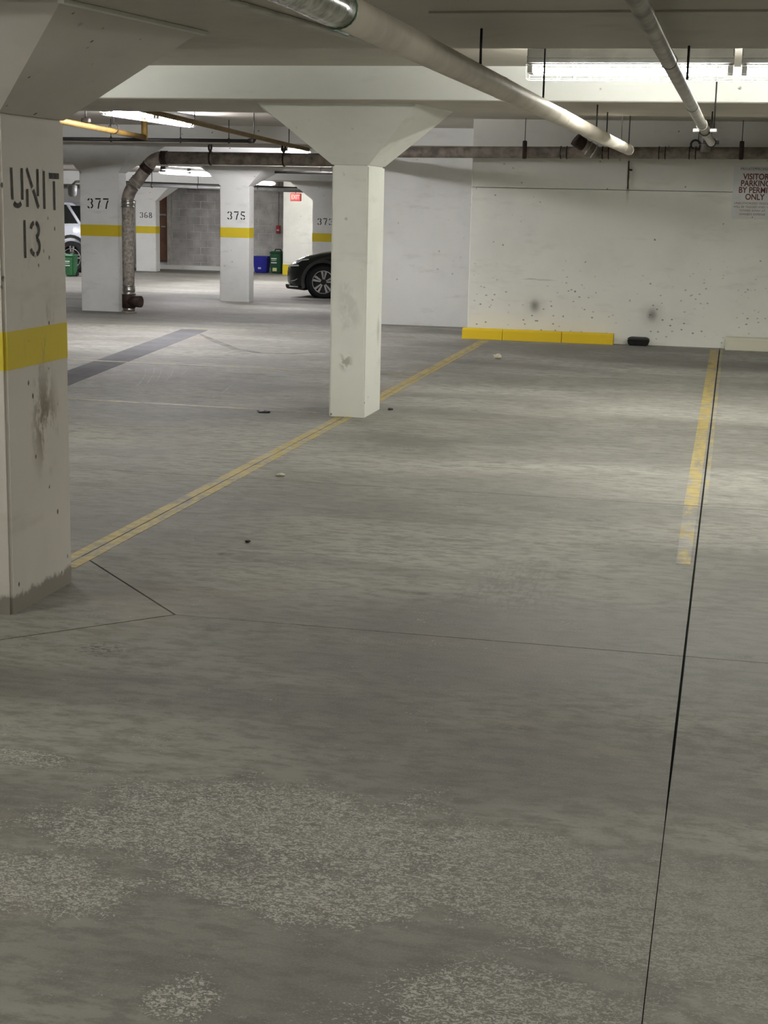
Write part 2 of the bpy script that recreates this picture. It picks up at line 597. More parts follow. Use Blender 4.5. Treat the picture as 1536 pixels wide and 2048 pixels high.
# ------------------------------------------------------------------ walls
wall = struct(box('wall_back', -3.08, 8, 18.46, 20.9, -.06, 1.785, 'wall', None, .004))
box('upper_pour', -3.08, 8, 18.463, 20.9, 1.79, 2.62, 'wall', wall, .004)
tie = multi_tube('rusty_tie', [([(-1.24, 18.445, 1.8), (-1.245, 18.445, 2.12)], .008), ([(-1.243, 18.44, 2.02), (-1.2, 18.44, 2.015)], .01)], 'rust', wall)
struct(box('wall_recess', -4.7, -3.08, 20.82, 21.1, -.12, 2.62, 'white', None, .004))
struct(box('wall_right', 8, 8.2, -6, 18.6, -.1, 2.62, 'white'))
struct(box('wall_left', -22.2, -22, -6, 40, -.5, 2.62, 'white'))
struct(box('wall_rear', -22, 8, -6.2, -6, -.1, 2.62, 'white'))
wfar = struct(box('wall_far', -22, 8, 39.72, 39.95, -.45, 2.62, 'mortar'))
box('painted_face', -22, -15.75, 39.6, 39.72, -.32, 2.3, 'white', wfar)
# grey block work, one object for each block
bl = bpy.data.meshes.new('block')
bm = bmesh.new()
bmesh.ops.create_cube(bm, size=1)
bmesh.ops.scale(bm, vec=(.388, .13, .19), verts=bm.verts)
bmesh.ops.bevel(bm, geom=list(bm.edges), offset=.006, segments=1, affect='EDGES')
bm.to_mesh(bl)
bm.free()
bl.materials.append(M['cmu'])
half = bpy.data.meshes.new('half_block')
bm = bmesh.new()
bmesh.ops.create_cube(bm, size=1)
bmesh.ops.scale(bm, vec=(.188, .13, .19), verts=bm.verts)
bmesh.ops.bevel(bm, geom=list(bm.edges), offset=.006, segments=1, affect='EDGES')
bm.to_mesh(half)
bm.free()
half.materials.append(M['cmu'])
bx0, bx1 = -14.68, -11.28
for r in range(12):
    z = -.2 + r * .2
    x = bx0
    first = True
    while x < bx1 - .1:
        hb = (first and r % 2) or (bx1 - x < .3)
        wd = .2 if hb else .4
        o = bpy.data.objects.new('block', half if hb else bl)
        COL.objects.link(o)
        o.location = (x + wd / 2, 39.66 + random.uniform(-.004, .004), z)
        o.parent = wfar
        x += wd
        first = False
box('mortar_bed', -14.69, -11.28, 39.601, 39.72, -.3, 2.2, 'mortar', wfar)
box('footing_curb', -15.7, -11.28, 39.45, 39.72, -.32, -.19, 'white', wfar, .01)
door = struct(box('door_1', -15.62, -14.79, 39.5, 39.56, -.07, 1.96, 'door', None, .006))
box('door_frame', -14.785, -14.70, 39.48, 39.72, -.2, 2.0, 'frame', door)
box('door_frame', -15.72, -15.63, 39.48, 39.72, -.2, 2.0, 'frame', door)
box('door_frame', -15.72, -14.70, 39.48, 39.72, 1.965, 2.05, 'frame', door)
box('push_bar', -14.98, -14.80, 39.42, 39.47, 1.1, 1.16, 'clamp', door, .01)
box('door_handle', -14.92, -14.82, 39.40, 39.48, .8, .84, 'clamp', door, .01)
wex = struct(box('wall_exit', -11.25, 8, 38.4, 38.7, -.32, 2.3, 'white', None, .01))
box('yellow_base_band', -11.253, 8, 38.394, 38.7, -.3, -.04, 'yellow', wex)

# ------------------------------------------------------------------ ceiling
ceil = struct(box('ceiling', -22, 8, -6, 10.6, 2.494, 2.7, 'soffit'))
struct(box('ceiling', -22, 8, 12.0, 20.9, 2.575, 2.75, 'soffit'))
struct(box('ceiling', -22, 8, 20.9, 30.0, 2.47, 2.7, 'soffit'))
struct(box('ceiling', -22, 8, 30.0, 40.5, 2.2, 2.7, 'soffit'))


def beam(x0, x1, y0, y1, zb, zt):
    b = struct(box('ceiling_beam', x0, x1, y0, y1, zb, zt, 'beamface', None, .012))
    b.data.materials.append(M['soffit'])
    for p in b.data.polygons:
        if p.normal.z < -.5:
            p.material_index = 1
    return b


beam_near = beam(-22, 8, 4.6, 6.57, 2.23, 2.6)
beam_mid = beam(-22, 8, 10.48, 12.05, 2.269, 2.7)
beam(-22, -3.09, 20.8, 22.3, 2.335, 2.7)
beam(-22, -4.7, 25.95, 27.3, 2.15, 2.6)
beam(-9.8, -4.0, 31.0, 32.4, 1.97, 2.4)
beam(-22, -12.5, 37.6, 38.7, 1.86, 2.4)
box('form_seam', -1.05, 8, 5.30, 5.415, 2.222, 2.235, 'soffit', beam_near, .002)
box('form_seam', -4.5, 8, 10.475, 10.482, 2.275, 2.285, 'beamface', beam_mid, .001)


# ------------------------------------------------------------------ stencil lettering
def arc(cx, cy, rx, ry, a0, a1, n=7):
    return [(cx + rx * math.cos(math.radians(a0 + (a1 - a0) * i / n)), cy + ry * math.sin(math.radians(a0 + (a1 - a0) * i / n))) for i in range(n + 1)]


GLY = {
    '1': [[(.3, 0), (.3, 1)]],
    '3': [arc(.31, .72, .21, .21, 168, 105), arc(.31, .73, .21, .2, 75, -75), arc(.31, .29, .23, .22, 65, -75), arc(.31, .28, .23, .21, -105, -168)],
    '5': [[(.1, .93), (.54, .93)], [(.14, .82), (.12, .56)], arc(.3, .31, .22, .24, 120, 15), arc(.3, .31, .22, .24, -10, -78), arc(.3, .31, .22, .24, -105, -165)],
    '6': [arc(.34, .58, .23, .35, 60, 100), arc(.34, .5, .24, .43, 115, 175), arc(.32, .29, .22, .22, 165, 100), arc(.32, .29, .22, .22, 75, -75), arc(.32, .29, .22, .22, -105, -195)],
    '7': [[(.05, .93), (.58, .93)], [(.53, .8), (.4, .48), (.32, .02)]],
    '8': [arc(.31, .73, .18, .2, 80, -80), arc(.31, .73, .18, .2, 100, 260), arc(.31, .27, .22, .21, 80, -80), arc(.31, .27, .22, .21, 100, 260)],
    'U': [[(.07, 1), (.09, .2)], [(.53, 1), (.53, .2)], arc(.31, .18, .17, .13, 205, 335)],
    'N': [[(.06, .02), (.06, .48)], [(.05, 1), (.29, .52)], [(.33, .46), (.56, 0)], [(.54, .3), (.54, 1)]],
    'I': [[(.3, 0), (.3, 1)]],
    'T': [[(.04, .92), (.58, .92)], [(.31, .78), (.31, 0)]],
}
THICK = {('T', 0): .16}


def glyph(ch, org, right, up, w_, h_, mat, parent, lw=.115):
    """flat stencilled character; org = lower left corner on the surface"""
    org, right, up = Vector(org), Vector(right).normalized(), Vector(up).normalized()
    nrm = right.cross(up)
    V, F = [], []
    for si, st in enumerate(GLY[ch]):
        t = THICK.get((ch, si), lw)
        k0 = len(V)
        P_ = [Vector((a * w_ / .62, b * h_)) for a, b in st]
        hw = t * h_ / 2
        for i, p in enumerate(P_):
            d = (P_[min(i + 1, len(P_) - 1)] - P_[max(i - 1, 0)]).normalized()
            nn = Vector((-d.y, d.x)) * hw
            for q in (p + nn, p - nn):
                V.append(org + right * q.x + up * q.y + nrm * .0018)
            if i:
                a = k0 + 2 * (i - 1)
                F.append((a, a + 1, a + 3, a + 2))
    return mesh('stencil_' + ('letter' if ch.isalpha() else 'digit'), V, F, mat, parent)


# ------------------------------------------------------------------ columns
def column(label, x0, x1, y0, y1, zc, zt, capf, capb, mat, band=None, bandmat='yellow', zb=0.0, loc=None, name='concrete_column'):
    """shaft with flared head; capf/capb = (left x, right x) of the head's top at the front and back face"""
    t = thing(name, label, 'column', ((x0 + x1) / 2, (y0 + y1) / 2, zb))
    box('shaft', x0, x1, y0, y1, zb - .02, zc, mat, t, .012, 2)
    bot = [(x0, y0, zc), (x1, y0, zc), (x1, y1, zc), (x0, y1, zc)]
    yt = capf[2] if len(capf) > 2 else y0
    top = [(capf[0], yt, zt), (capf[1], yt, zt), (capb[1], y1, zt), (capb[0], y1, zt)]
    V, F = [], []
    n = 8
    for s in range(4):              # each side a smooth ruled patch
        k = len(V)
        a0, a1, b0, b1 = (Vector(p) for p in (bot[s], bot[(s + 1) % 4], top[s], top[(s + 1) % 4]))
        for i in range(n + 1):
            for j in range(n + 1):
                V.append(a0.lerp(a1, j / n).lerp(b0.lerp(b1, j / n), i / n))
        F += [(k + i * (n + 1) + j, k + i * (n + 1) + j + 1, k + (i + 1) * (n + 1) + j + 1, k + (i + 1) * (n + 1) + j) for i in range(n) for j in range(n)]
    k = len(V)
    V += [Vector(p) for p in bot + top]
    F += [(k + 3, k + 2, k + 1, k), (k + 4, k + 5, k + 6, k + 7)]
    mesh('flared_head', V, F, mat, t, True)
    if band:
        e = .002
        zb0, zb1 = band
        q = [(x0 - e, y0 - e), (x1 + e, y0 - e), (x1 + e, y1 + e), (x0 - e, y1 + e)]
        hexa('yellow_band', [(*a, zb0) for a in q], [(*a, zb1) for a in q], bandmat, t, .012, 2)
    return t


cu = column('white concrete column stencilled UNIT 13 with yellow band and brown scuffs', -2.91, -2.63, 5.31, 5.87, 1.888, 2.232,
            (-3.3, -2.2, 4.92), (-3.5, -2.045), 'unit', (.935, 1.103), 'yellow_unit')
R_, U_ = (0, 1, 0), (0, 0, 1)
for ch, y0, wd, zb, hh in (('U', 5.38, .118, 1.548, .146), ('N', 5.512, .12, 1.548, .146), ('I', 5.622, .105, 1.544, .144), ('T', 5.712, .105, 1.539, .143),
                           ('1', 5.445, .1, 1.36, .142), ('3', 5.53, .105, 1.36, .142)):
    glyph(ch, (-2.63, y0, zb), R_, U_, wd, hh, 'faded', cu, .125)
hexa('head_rim', [(-2.21, 4.9, 2.214), (-2.185, 4.9, 2.214), (-2.03, 5.885, 2.214), (-2.055, 5.885, 2.214)], [(-2.21, 4.9, 2.2295), (-2.185, 4.9, 2.2295), (-2.03, 5.885, 2.2295), (-2.055, 5.885, 2.2295)], 'white', cu, .002)
adopt(cu)
cc = column('white concrete column without number standing on the yellow line', -2.905, -2.63, 11.18, 11.72, 1.857, 2.271,
            (-3.37, -2.215, 10.82), (-3.6, -2.111), 'centre')
adopt(cc)
X_ = (1, 0, 0)


def number(t, txt, x, y, z, wd, hh, pitch):
    for i, ch in enumerate(txt):
        glyph(ch, (x + i * pitch, y, z), X_, U_, wd, hh, 'black', t, .135)


c377 = column('white concrete column stencilled 377 above a yellow band, beside the standpipe', -9.36, -8.755, 21.4, 21.7, 1.925, 2.337,
              (-9.72, -8.5), (-9.9, -8.12), 'white', (1.003, 1.19), zb=ZF(21.4))
number(c377, '377', -9.248, 21.4, 1.405, .1, .155, .122)
adopt(c377)
c375 = column('white concrete column stencilled 375 above a yellow band', -8.9, -8.36, 26.4, 26.7, 1.818, 2.152,
              (-9.24, -8.08), (-9.4, -7.75), 'white', (.905, 1.103), zb=ZF(26.4))
number(c375, '375', -8.765, 26.4, 1.225, .1, .148, .122)
adopt(c375)
c368 = column('distant white column stencilled 368 in front of the brown door', -15.09, -14.54, 38.0, 38.3, 1.487, 1.87,
              (-15.5, -14.15), (-15.5, -13.95), 'white', (.654, .857), zb=-.3003)
number(c368, '368', -14.975, 38.0, 1.05, .1, .15, .122)
adopt(c368)
c373 = column('white concrete column stencilled 373 behind the dark grey car', -8.595, -8.05, 31.5, 31.8, 1.597, 1.975,
              (-9.1, -7.6), (-9.1, -7.6), 'white', (.737, .933), zb=-.3003)
number(c373, '373', -8.49, 31.5, 1.09, .1, .14, .122)
adopt(c373)


# ------------------------------------------------------------------ fluorescent fixtures
def rod(parent, x, y, z0, z1, r=.005, name='hanger_rod'):
    return tube(name, [(x, y, z0), (x, y, z1)], r, 'rod', parent, 6)


def fixture(label, c, axis, length, z_top, tube_mat, group='caged fluorescent ceiling lights', skirt=0):
    """c = (x, y) centre; axis 'x' or 'y'"""
    t = thing('fluorescent_light', label, 'light', (c[0], c[1], z_top), group)
    L = length / 2
    gap = {2.44: .054, 2.06: .14}.get(z_top, 0)      # drop below the slab

    def pt(u, v, z):
        return (c[0] + u, c[1] + v, z_top + z) if axis == 'x' else (c[0] - v, c[1] + u, z_top + z)

    def bx(name, u0, u1, v0, v1, z0, z1, mat, bev=0):
        q = [pt(u0, v0, 0), pt(u1, v0, 0), pt(u1, v1, 0), pt(u0, v1, 0)]
        hexa(name, [(a[0], a[1], z_top + z0) for a in q], [(a[0], a[1], z_top + z1) for a in q], mat, t, bev)

    bx('housing', -L, L, -.055, .055, -.062, min(gap, .05), 'housing', .006)
    for v in (-.058, .058):
        bx('housing_rib', -L, L, v - .004, v + .004, -.03, -.022, 'housing')
    bx('reflector', -L + .01, L - .01, -.05, .05, -.067, -.062, 'housing', .002)
    for s in (-1, 1):
        bx('lamp_holder', s * (L - .02) - .015, s * (L - .02) + .015, -.06, .06, -.115, -.07, 'housing', .004)
    for v in (-.035, .035):
        tube('tube', [pt(-L + .04, v, -.098), pt(L - .04, v, -.098)], .0145, tube_mat, t, 8)
    if skirt:  # invented skirt that keeps light off the top of the back wall
        for v in (-.1, .1):
            bx('cutoff_skirt', -L, L, v - .003, v + .003, -skirt, -.06, 'wire')
    elif gap:
        for s in (-1, 1):
            rod(t, *pt(s * L * .7, 0, 0)[:2], z_top - .005, z_top + gap, .004, 'drop_rod')
    specs = []
    for v, z in ((-.085, -.075), (-.085, -.115), (-.06, -.145), (0, -.15), (.06, -.145), (.085, -.115)):
        specs.append(([pt(-L, v, z), pt(L, v, z)], .0018))
    k = int(length / .085)
    for i in range(k + 1):
        u = -L + length * i / k
        specs.append(([pt(u, -.085, -.07), pt(u, -.085, -.115), pt(u, -.06, -.145), pt(u, .06, -.145), pt(u, .085, -.115), pt(u, .085, -.07)], .0018))
    multi_tube('wire_guard', specs, 'wire', t, 4)
    adopt(t)
    return t


fixture('caged fluorescent light on the ceiling ending nearest the cream pipe', (-.63, 9.0), 'x', 1.14, 2.44, 'tube')
fixture('caged fluorescent light cut off by the right edge of the photo', (.55, 9.0), 'x', 1.14, 2.44, 'tube')
fixture('added caged fluorescent light, unseen, out of frame to the right', (3.4, 9.0), 'x', 1.14, 2.44, 'tube')  # unseen lamp added to the row for more light
fixture('added caged fluorescent light hidden behind the UNIT 13 column head', (-5.05, 9.0), 'x', 1.14, 2.44, 'tube')  # unseen lamp, added for the bright left part of the beam face
fixture('added unseen caged fluorescent light left of and behind the camera', (-4.0, 3.7), 'x', 1.14, 2.44, 'tube')  # out-of-view lamp added for the bright front of the near column
fixture('added unseen caged fluorescent light overhead behind the camera', (-3.6, -1.6), 'x', 1.14, 2.44, 'tube')  # added out of view to light the foreground floor and near column front
fixture('added unseen caged fluorescent light overhead just behind the camera', (-.9, .6), 'x', 1.14, 2.44, 'tube')  # added out of view to brighten the foreground floor
fixture('added unseen caged fluorescent light to the right of the camera', (1.9, 3.3), 'x', 1.14, 2.44, 'tube')  # never in view; added for more light in the near bay
fixture('added skirted fluorescent light hidden behind the beam above the stall', (-1.2, 12.7), 'x', 1.14, 2.575, 'tube', skirt=.115)  # added out of sight to brighten the back wall
fixture('second added skirted fluorescent light hidden behind the beam above the stall', (.1, 12.7), 'x', 1.14, 2.575, 'tube', skirt=.115)  # further unseen lamp, added to lift the back wall
fixture('added skirted fluorescent light, unseen, behind the beam out of frame to the right', (1.4, 12.7), 'x', 1.14, 2.575, 'tube', skirt=.115)  # also added for light on the back wall, not in view
fixture('nearer of two caged fluorescent lights above the yellow pipe', (-6.5, 16.2), 'y', 1.215, 2.575, 'tube_far')
fixture('farther of two caged fluorescent lights above the yellow pipe', (-6.5, 17.55), 'y', 1.215, 2.575, 'tube_far')
fixture('caged fluorescent light showing beside the centre column head', (-7.1, 24.9), 'y', 1.3, 2.47, 'tube_far')
fixture('caged fluorescent light over the aisle seen under the standpipe bend', (-11.3, 30.6), 'y', 1.3, 2.2, 'tube_far')
fixture('caged fluorescent light farther along the aisle behind the standpipe bend', (-11.3, 32.1), 'y', 1.3, 2.2, 'tube_far')
fixture('caged fluorescent light hanging right of the 375 column', (-10.6, 34.6), 'y', 1.3, 2.06, 'tube_far')
fixture('added unseen caged fluorescent light brightening the exit wall', (-10.3, 36.8), 'x', 1.215, 2.2, 'tube')  # unseen lamp put in to make the exit wall bright
fixture('added unseen caged fluorescent light above the white car', (-15.8, 33.0), 'x', 1.215, 2.2, 'tube_far')  # added lamp, hidden from the camera


# ------------------------------------------------------------------ pipes
def bend(a, b, c, r=.1, n=5):
    """points rounding the corner a-b-c"""
    a, b, c = Vector(a), Vector(b), Vector(c)
    p, q = b + (a - b).normalized() * r, b + (c - b).normalized() * r
    return [p.lerp(b, t).lerp(b.lerp(q, t), t) for t in [i / n for i in range(n + 1)]]


# cream pipe running towards the back wall
t = thing('cream_pipe', 'cream overhead pipe running diagonally across the ceiling', 'pipe', (-.953, 9, 2.06))
py = lambda y: (-.953, y, 2.056 + .004 * (y - 5.82))
tube('pipe', [py(1.5), py(9), py(14.02)], .044, 'pvc', t, 20)
tube('end_cap', [py(14.0), py(14.06)], .046, 'pvc', t, 18)
for y in (6.35, 8.6, 12.1, 13.2):
    ring('joint', py(y), (0, 1, 0), .0435, .002, 'pvc', t)
for y, zt in ((5.82, 2.23), (7.75, 2.494), (10.75, 2.269), (11.6, 2.269), (13.1, 2.575), (14.0, 2.575)):
    rod(t, -.953, y, py(y)[2] + .04, zt)
    ring('pipe_clip', (py(y)[0], y, py(y)[2] + .047), (1, 0, 0), .01, .004, 'rod', t, 12, 5)
V = []
tube('pipe_wrap', [py(2.2), py(3.1), py(3.35), py(3.6), py(3.72)], [.046, .0475, .0455, .0475, .046], 'foil', t, 18)
ring('tape_band', py(3.70), (0, 1, 0), .0465, .003, 'greentape', t)
mesh('tape_tail', [(-.975, 3.70, 2.006), (-.962, 3.70, 2.003), (-.955, 3.82, 2.001), (-.965, 3.84, 2.002), (-.975, 3.70, 2.001), (-.962, 3.70, 1.998), (-.955, 3.82, 1.996), (-.965, 3.84, 1.997)], HEX, 'greentape', t)
adopt(t)
# narrow strip hanging beside the cream pipe
t = thing('cable_trunking', 'pale thin trunking strip on the soffit left of the cream pipe', 'trunking', (-1.57, 5.4, 2.216))
hexa('strip', [(-1.70, 4.62, 2.216), (-1.655, 4.62, 2.216), (-1.455, 6.2, 2.216), (-1.50, 6.24, 2.216)], [(-1.70, 4.62, 2.2295), (-1.655, 4.62, 2.2295), (-1.455, 6.2, 2.2295), (-1.50, 6.24, 2.2295)], 'frame', t, .003)
adopt(t)

# grey steel pipe on the right
t = thing('steel_pipe', 'grey steel overhead pipe crossing in front of the fluorescent light', 'pipe', (-.25, 8, 2.1))
k = 1.28
qx = lambda y: (-.195 * k + .013 * (y - 6.14 * k), y, 1.6 + .394 * k - .012 * (y - 6.14 * k))
tube('pipe', [qx(1.5), qx(7), qx(11.55)], .0285, 'steelpipe', t, 18)
for y in (5.95, 8.1):
    ring('joint', qx(y), (0, 1, 0), .0285, .0022, 'darkiron', t)
a, b = qx(9.55), qx(9.62)
tube('coupling', [a, b], .034, 'steelpipe', t, 18)
c_ = qx(10.1)
box('clamp_lug', c_[0] - .075, c_[0] - .03, 10.07, 10.13, c_[2] - .012, c_[2] + .012, 'clamp', t, .004)
box('clamp_lug', c_[0] + .03, c_[0] + .075, 10.07, 10.13, c_[2] - .012, c_[2] + .012, 'clamp', t, .004)
ring('clamp_band', c_, (0, 1, 0), .031, .006, 'darkiron', t)
for s in (-1, 1):
    box('end_bolt', qx(11.5)[0] + s * .045 - .012, qx(11.5)[0] + s * .045 + .012, 11.46, 11.54, qx(11.5)[2] - .012, qx(11.5)[2] + .012, 'darkiron', t, .004)
ring('clamp_band', qx(11.5), (0, 1, 0), .031, .006, 'darkiron', t)
rod(t, -.222, 6.45, 2.1, 2.23)
rod(t, qx(11.4)[0], 11.4, qx(11.4)[2] + .02, 2.269)
rod(t, qx(10.1)[0] + .055, 10.1, qx(10.1)[2], 2.494 if 10.1 < 10.48 else 2.269)
adopt(t)

# cast-iron drain along the back wall, jogging back to the aisle and down the 377 column
t = thing('drain_pipe', 'rusty cast-iron drain pipe along the back wall dropping beside column 377', 'pipe', (-8.53, 21.25, ZF(21.25)))
yr, yl = 18.26, 21.2
zr = lambda x: 2.19 + .0106 * (x + 2.72)
A_ = [(8, yr, zr(8)), (-4.2, yr, zr(-4.2))]
tube('pipe', [(7.98, yr, zr(8)), (-1.66, yr, zr(-1.66)), (-4.2, yr, zr(-4.2))] + bend((-4.2, yr, zr(-4.2)), (-4.5, yr, 2.17), (-5.0, 20.5, 2.16), .12)
     + bend((-4.5, yr, 2.17), (-5.25, yl, 2.15), (-6, yl, 2.146), .15), .066, 'rustpipe', t, 18)
tube('pipe', [(-5.28, yl, 2.148), (-7.95, yl, 2.143)], .088, 'rustpipe', t, 18)
tube('elbow', bend((-7.95, yl, 2.143), (-8.12, yl, 2.143), (-8.46, yl, 1.74), .12), .089, 'rustpipe', t, 18)
tube('pipe', [(-8.18, yl, 2.07), (-8.42, yl, 1.77)], .088, 'rustpipe', t, 18)
tube('elbow', bend((-8.42, yl, 1.77), (-8.535, yl, 1.63), (-8.535, yl, 1.4), .13), .089, 'rustpipe', t, 18)
tube('riser', [(-8.535, yl, 1.52), (-8.535, yl, ZF(yl) + .02)], .085, 'insul', t, 18)
sleeve('clamp', (-8.535, yl, 1.44), (-8.535, yl, 1.56), .09, 'clamp', t)
sleeve('clamp', (-8.535, yl, .20), (-8.535, yl, .33), .09, 'clamp', t)
sleeve('clamp', (-7.93, yl, 2.143), (-8.02, yl, 2.143), .091, 'rust', t)
sleeve('clamp', (-8.21, yl, 2.035), (-8.27, yl, 1.965), .092, 'rust', t)
sleeve('clamp', (-8.37, yl, 1.835), (-8.43, yl, 1.765), .092, 'rustpipe', t)
tube('cleanout', [(-8.535, yl, .20), (-8.535, yl, .005)], [.098, .098], 'rust', t, 18)
tube('cleanout_plug', [(-8.53, yl - .02, .10), (-8.33, yl - .05, .10)], [.075, .085], 'rust', t, 14)
tube('clamp', [(-8.535, yl, -.045), (-8.535, yl, .008)], .09, 'clamp', t, 18)
tube('base_flange', [(-8.535, yl, ZF(yl) - .01), (-8.535, yl, ZF(yl) + .03)], .105, 'rustpipe', t, 18)
for x in (-7.28, -6.2):
    ring('hanger', (x, yl, 2.147), (1, 0, 0), .092, .012, 'rust', t)
    ring('hanger_eye', (x, yl - .03, 2.30), (1, .8, 0), .055, .014, 'darkiron', t)
    rod(t, x, yl, 2.33, 2.40)
for x, kind in ((-2.43, 0), (-1.98, 1), (-1.5, 1), (-.86, 1), (-.52, 1), (0.02, 0)):
    z = zr(x)
    if kind == 0:
        box('hanger', x - .026, x + .026, yr - .08, yr - .05, z - .075, z + .13, 'rust', t, .01)
        rod(t, x, yr - .06, z + .12, 2.575, .004)
    else:
        for s in (-1, 1):
            ring('clamp_band', (x + s * .035, yr, z), (1, 0, 0), .068, .007, 'rust', t)
        box('clamp_lug', x - .03, x + .03, yr - .082, yr - .066, z - .03, z + .01, 'rustpipe', t, .004)
rod(t, -.46, yr - .05, zr(-.46) + .1, 2.575, .004)
ring('hanger_eye', (-.49, yr - .06, zr(-.49) + .085), (.3, 1, .3), .055, .012, 'darkiron', t)
# branch bend under the cream pipe
tube('branch', bend((-1.9, 17.9, 2.40), (-1.78, 17.95, 2.30), (-1.6, 18.05, 2.22), .06), .075, 'rust', t, 16)
tube('branch', [(-1.8, 17.96, 2.31), (-1.66, 18.04, 2.235), (-1.6, 18.2, 2.2)], .07, 'rustpipe', t, 16)
ring('clamp_band', (-1.68, 18.03, 2.245), (.85, .2, -.45), .078, .009, 'clamp', t)
ring('clamp_band', (-1.62, 18.06, 2.21), (.85, .2, -.45), .078, .009, 'clamp', t)
# branch riser near the steel pipe
tube('riser_branch', [(-.375, 18.2, 2.22), (-.375, 18.2, 2.575)], .062, 'steelpipe', t, 16)
sleeve('clamp', (-.375, 18.2, 2.30), (-.375, 18.2, 2.39), .066, 'clamp', t)
adopt(t)

# yellow gas pipe, two runs
t = thing('gas_pipe', 'yellow gas pipe hanging below the ceiling behind the UNIT 13 column', 'pipe', (-7.1, 16, 2.3))
tube('pipe', [(-6.6, 13.0, 2.36), (-7.1, 16, 2.365), (-7.4, 19, 2.335)], .033, 'gas', t, 12)
tube('riser', [(-7.4, 18.97, 2.32), (-7.4, 18.97, 2.575)], .04, 'gas', t, 12)
ring('hanger', (-7.25, 17.6, 2.38), (0, 1, 0), .06, .007, 'darkiron', t)
rod(t, -7.25, 17.6, 2.42, 2.575)
box('bracket', -7.19, -7.09, 16.5, 16.56, 2.39, 2.44, 'darkiron', t, .01)
rod(t, -7.14, 16.53, 2.43, 2.575, .01)
adopt(t)
t = thing('gas_pipe', 'yellow gas pipe slanting towards the centre column head', 'pipe', (-5.5, 17, 2.3))
tube('pipe', [(-5.38, 12.8, 2.41), (-5.44, 14.5, 2.372), (-5.58, 20.2, 2.252)], .026, 'gas', t, 12)
for y in (15.4, 17.6, 19.2):
    f = (y - 14.5) / 5.7
    rod(t, -5.44 - .14 * f, y, 2.372 - .12 * f, 2.575, .006)
adopt(t)
# black sprinkler pipe
t = thing('black_pipe', 'thin black sprinkler pipe in front of column 377', 'pipe', (-7.2, 19.2, 2.31))
tube('pipe', [(-14, 19.2, 2.306), (-6.06, 19.2, 2.315)], .023, 'rod', t, 10)
tube('elbow', [(-6.09, 19.2, 2.315), (-6.03, 19.2, 2.32), (-5.99, 19.2, 2.375)], .03, 'rod', t, 10)
for x in (-7.95, -7.0, -6.35):
    ring('hanger', (x, 19.2, 2.315), (1, 0, 0), .03, .008, 'rod', t)
    rod(t, x, 19.2, 2.33, 2.575, .005)
adopt(t)
t = thing('black_pipe', 'thin black pipe above column 373 right of the 375 column head', 'pipe', (-7.5, 25.6, 2.05))
tube('pipe', [(-7.65, 25.6, 2.05), (-4.8, 25.6, 2.055)], .024, 'rod', t, 10)
rod(t, -6.85, 25.6, 2.06, 2.47)
rod(t, -5.6, 25.6, 2.06, 2.47)
adopt(t)
t = thing('conduit', 'dark conduit under the ceiling in front of the block wall', 'conduit', (-11, 33.5, 1.82))
tube('pipe', [(-14.5, 33.5, 1.87), (-9.2, 33.5, 1.79)], .04, 'lampgrey', t, 10)
tube('pipe', [(-14.5, 33.4, 1.93), (-9.2, 33.4, 1.85)], .018, 'rod', t, 8)
for x in (-12.9, -11.8, -10.4):
    rod(t, x, 33.5, 1.83, 2.2, .008)
    ring('hanger', (x, 33.5, 1.845), (1, 0, 0), .05, .01, 'darkiron', t)
adopt(t)


# ------------------------------------------------------------------ wheel stops and floor items
def stop(label, x0, x1, yf, yb, h, mat, dy=0.0, cracks=()):
    """yf front, yb back; the left end sits dy further back; sloping front with chamfered top"""
    t = thing('wheel_stop', label, 'wheel stop', ((x0 + x1) / 2, (yf + yb) / 2, 0), 'wheel stops at the back wall')
    xs = [x0] + [c for c in cracks] + [x1]
    for i in range(len(xs) - 1):
        a, b = xs[i] + (.003 if i else 0), xs[i + 1] - (.003 if i < len(xs) - 2 else 0)
        V, F = [], []
        for x in (a, b):
            o = dy * (x1 - x) / (x1 - x0)
            V += [(x, yf + o, 0), (x, yf + .012 + o, h - .018), (x, yf + .03 + o, h), (x, yb + o, h), (x, yb + o, 0)]
        F = [(4, 3, 2, 1, 0), (5, 6, 7, 8, 9)] + [(j, (j + 1) % 5, 5 + (j + 1) % 5, 5 + j) for j in range(5)]
        mesh('concrete_length', V, F, mat, t, False, .004)
    adopt(t)
    return t


stop('yellow painted concrete wheel stop against the back wall', -3.12, -1.31, 18.29, 18.41, .128, 'stop_y', .03, (-2.63, -1.92))
stop('cream white concrete wheel stop cut off by the right edge of the photo', -.02, 1.8, 18.2, 18.4, .145, 'stop_w')
t = thing('plastic_block', 'small black plastic block lying on the floor between the two wheel stops', 'block', (-1.015, 18.35, 0))
b0 = [(-1.13, 18.30), (-.91, 18.30), (-.91, 18.42), (-1.13, 18.42)]
b1 = [(-1.15, 18.28), (-.885, 18.28), (-.885, 18.43), (-1.15, 18.43)]
hexa('body', [(*p, .001) for p in b0], [(*p, .075) for p in b1], 'blackplastic', t, .012, 2)
b2 = [(-1.14, 18.29), (-.9, 18.29), (-.93, 18.42), (-1.11, 18.42)]
hexa('lid', [(*p, .072) for p in b1], [(p[0], p[1], .1) for p in b2], 'blackplastic', t, .01, 2)
adopt(t)


def scrap(name, label, cat, x, y, sx, sy, sz, mat):
    bm = bmesh.new()
    bmesh.ops.create_icosphere(bm, subdivisions=2, radius=1)
    for v in bm.verts:
        f = 1 + random.uniform(-.3, .3)
        v.co = Vector((v.co.x * sx * f, v.co.y * sy * f, max(v.co.z * sz * f, -sz * .5) + sz * .5))
    me = bpy.data.meshes.new(name)
    bm.to_mesh(me)
    bm.free()
    o = link(name, me, mat)
    o.location = (x, y, .001)
    return tag(o, label, cat)


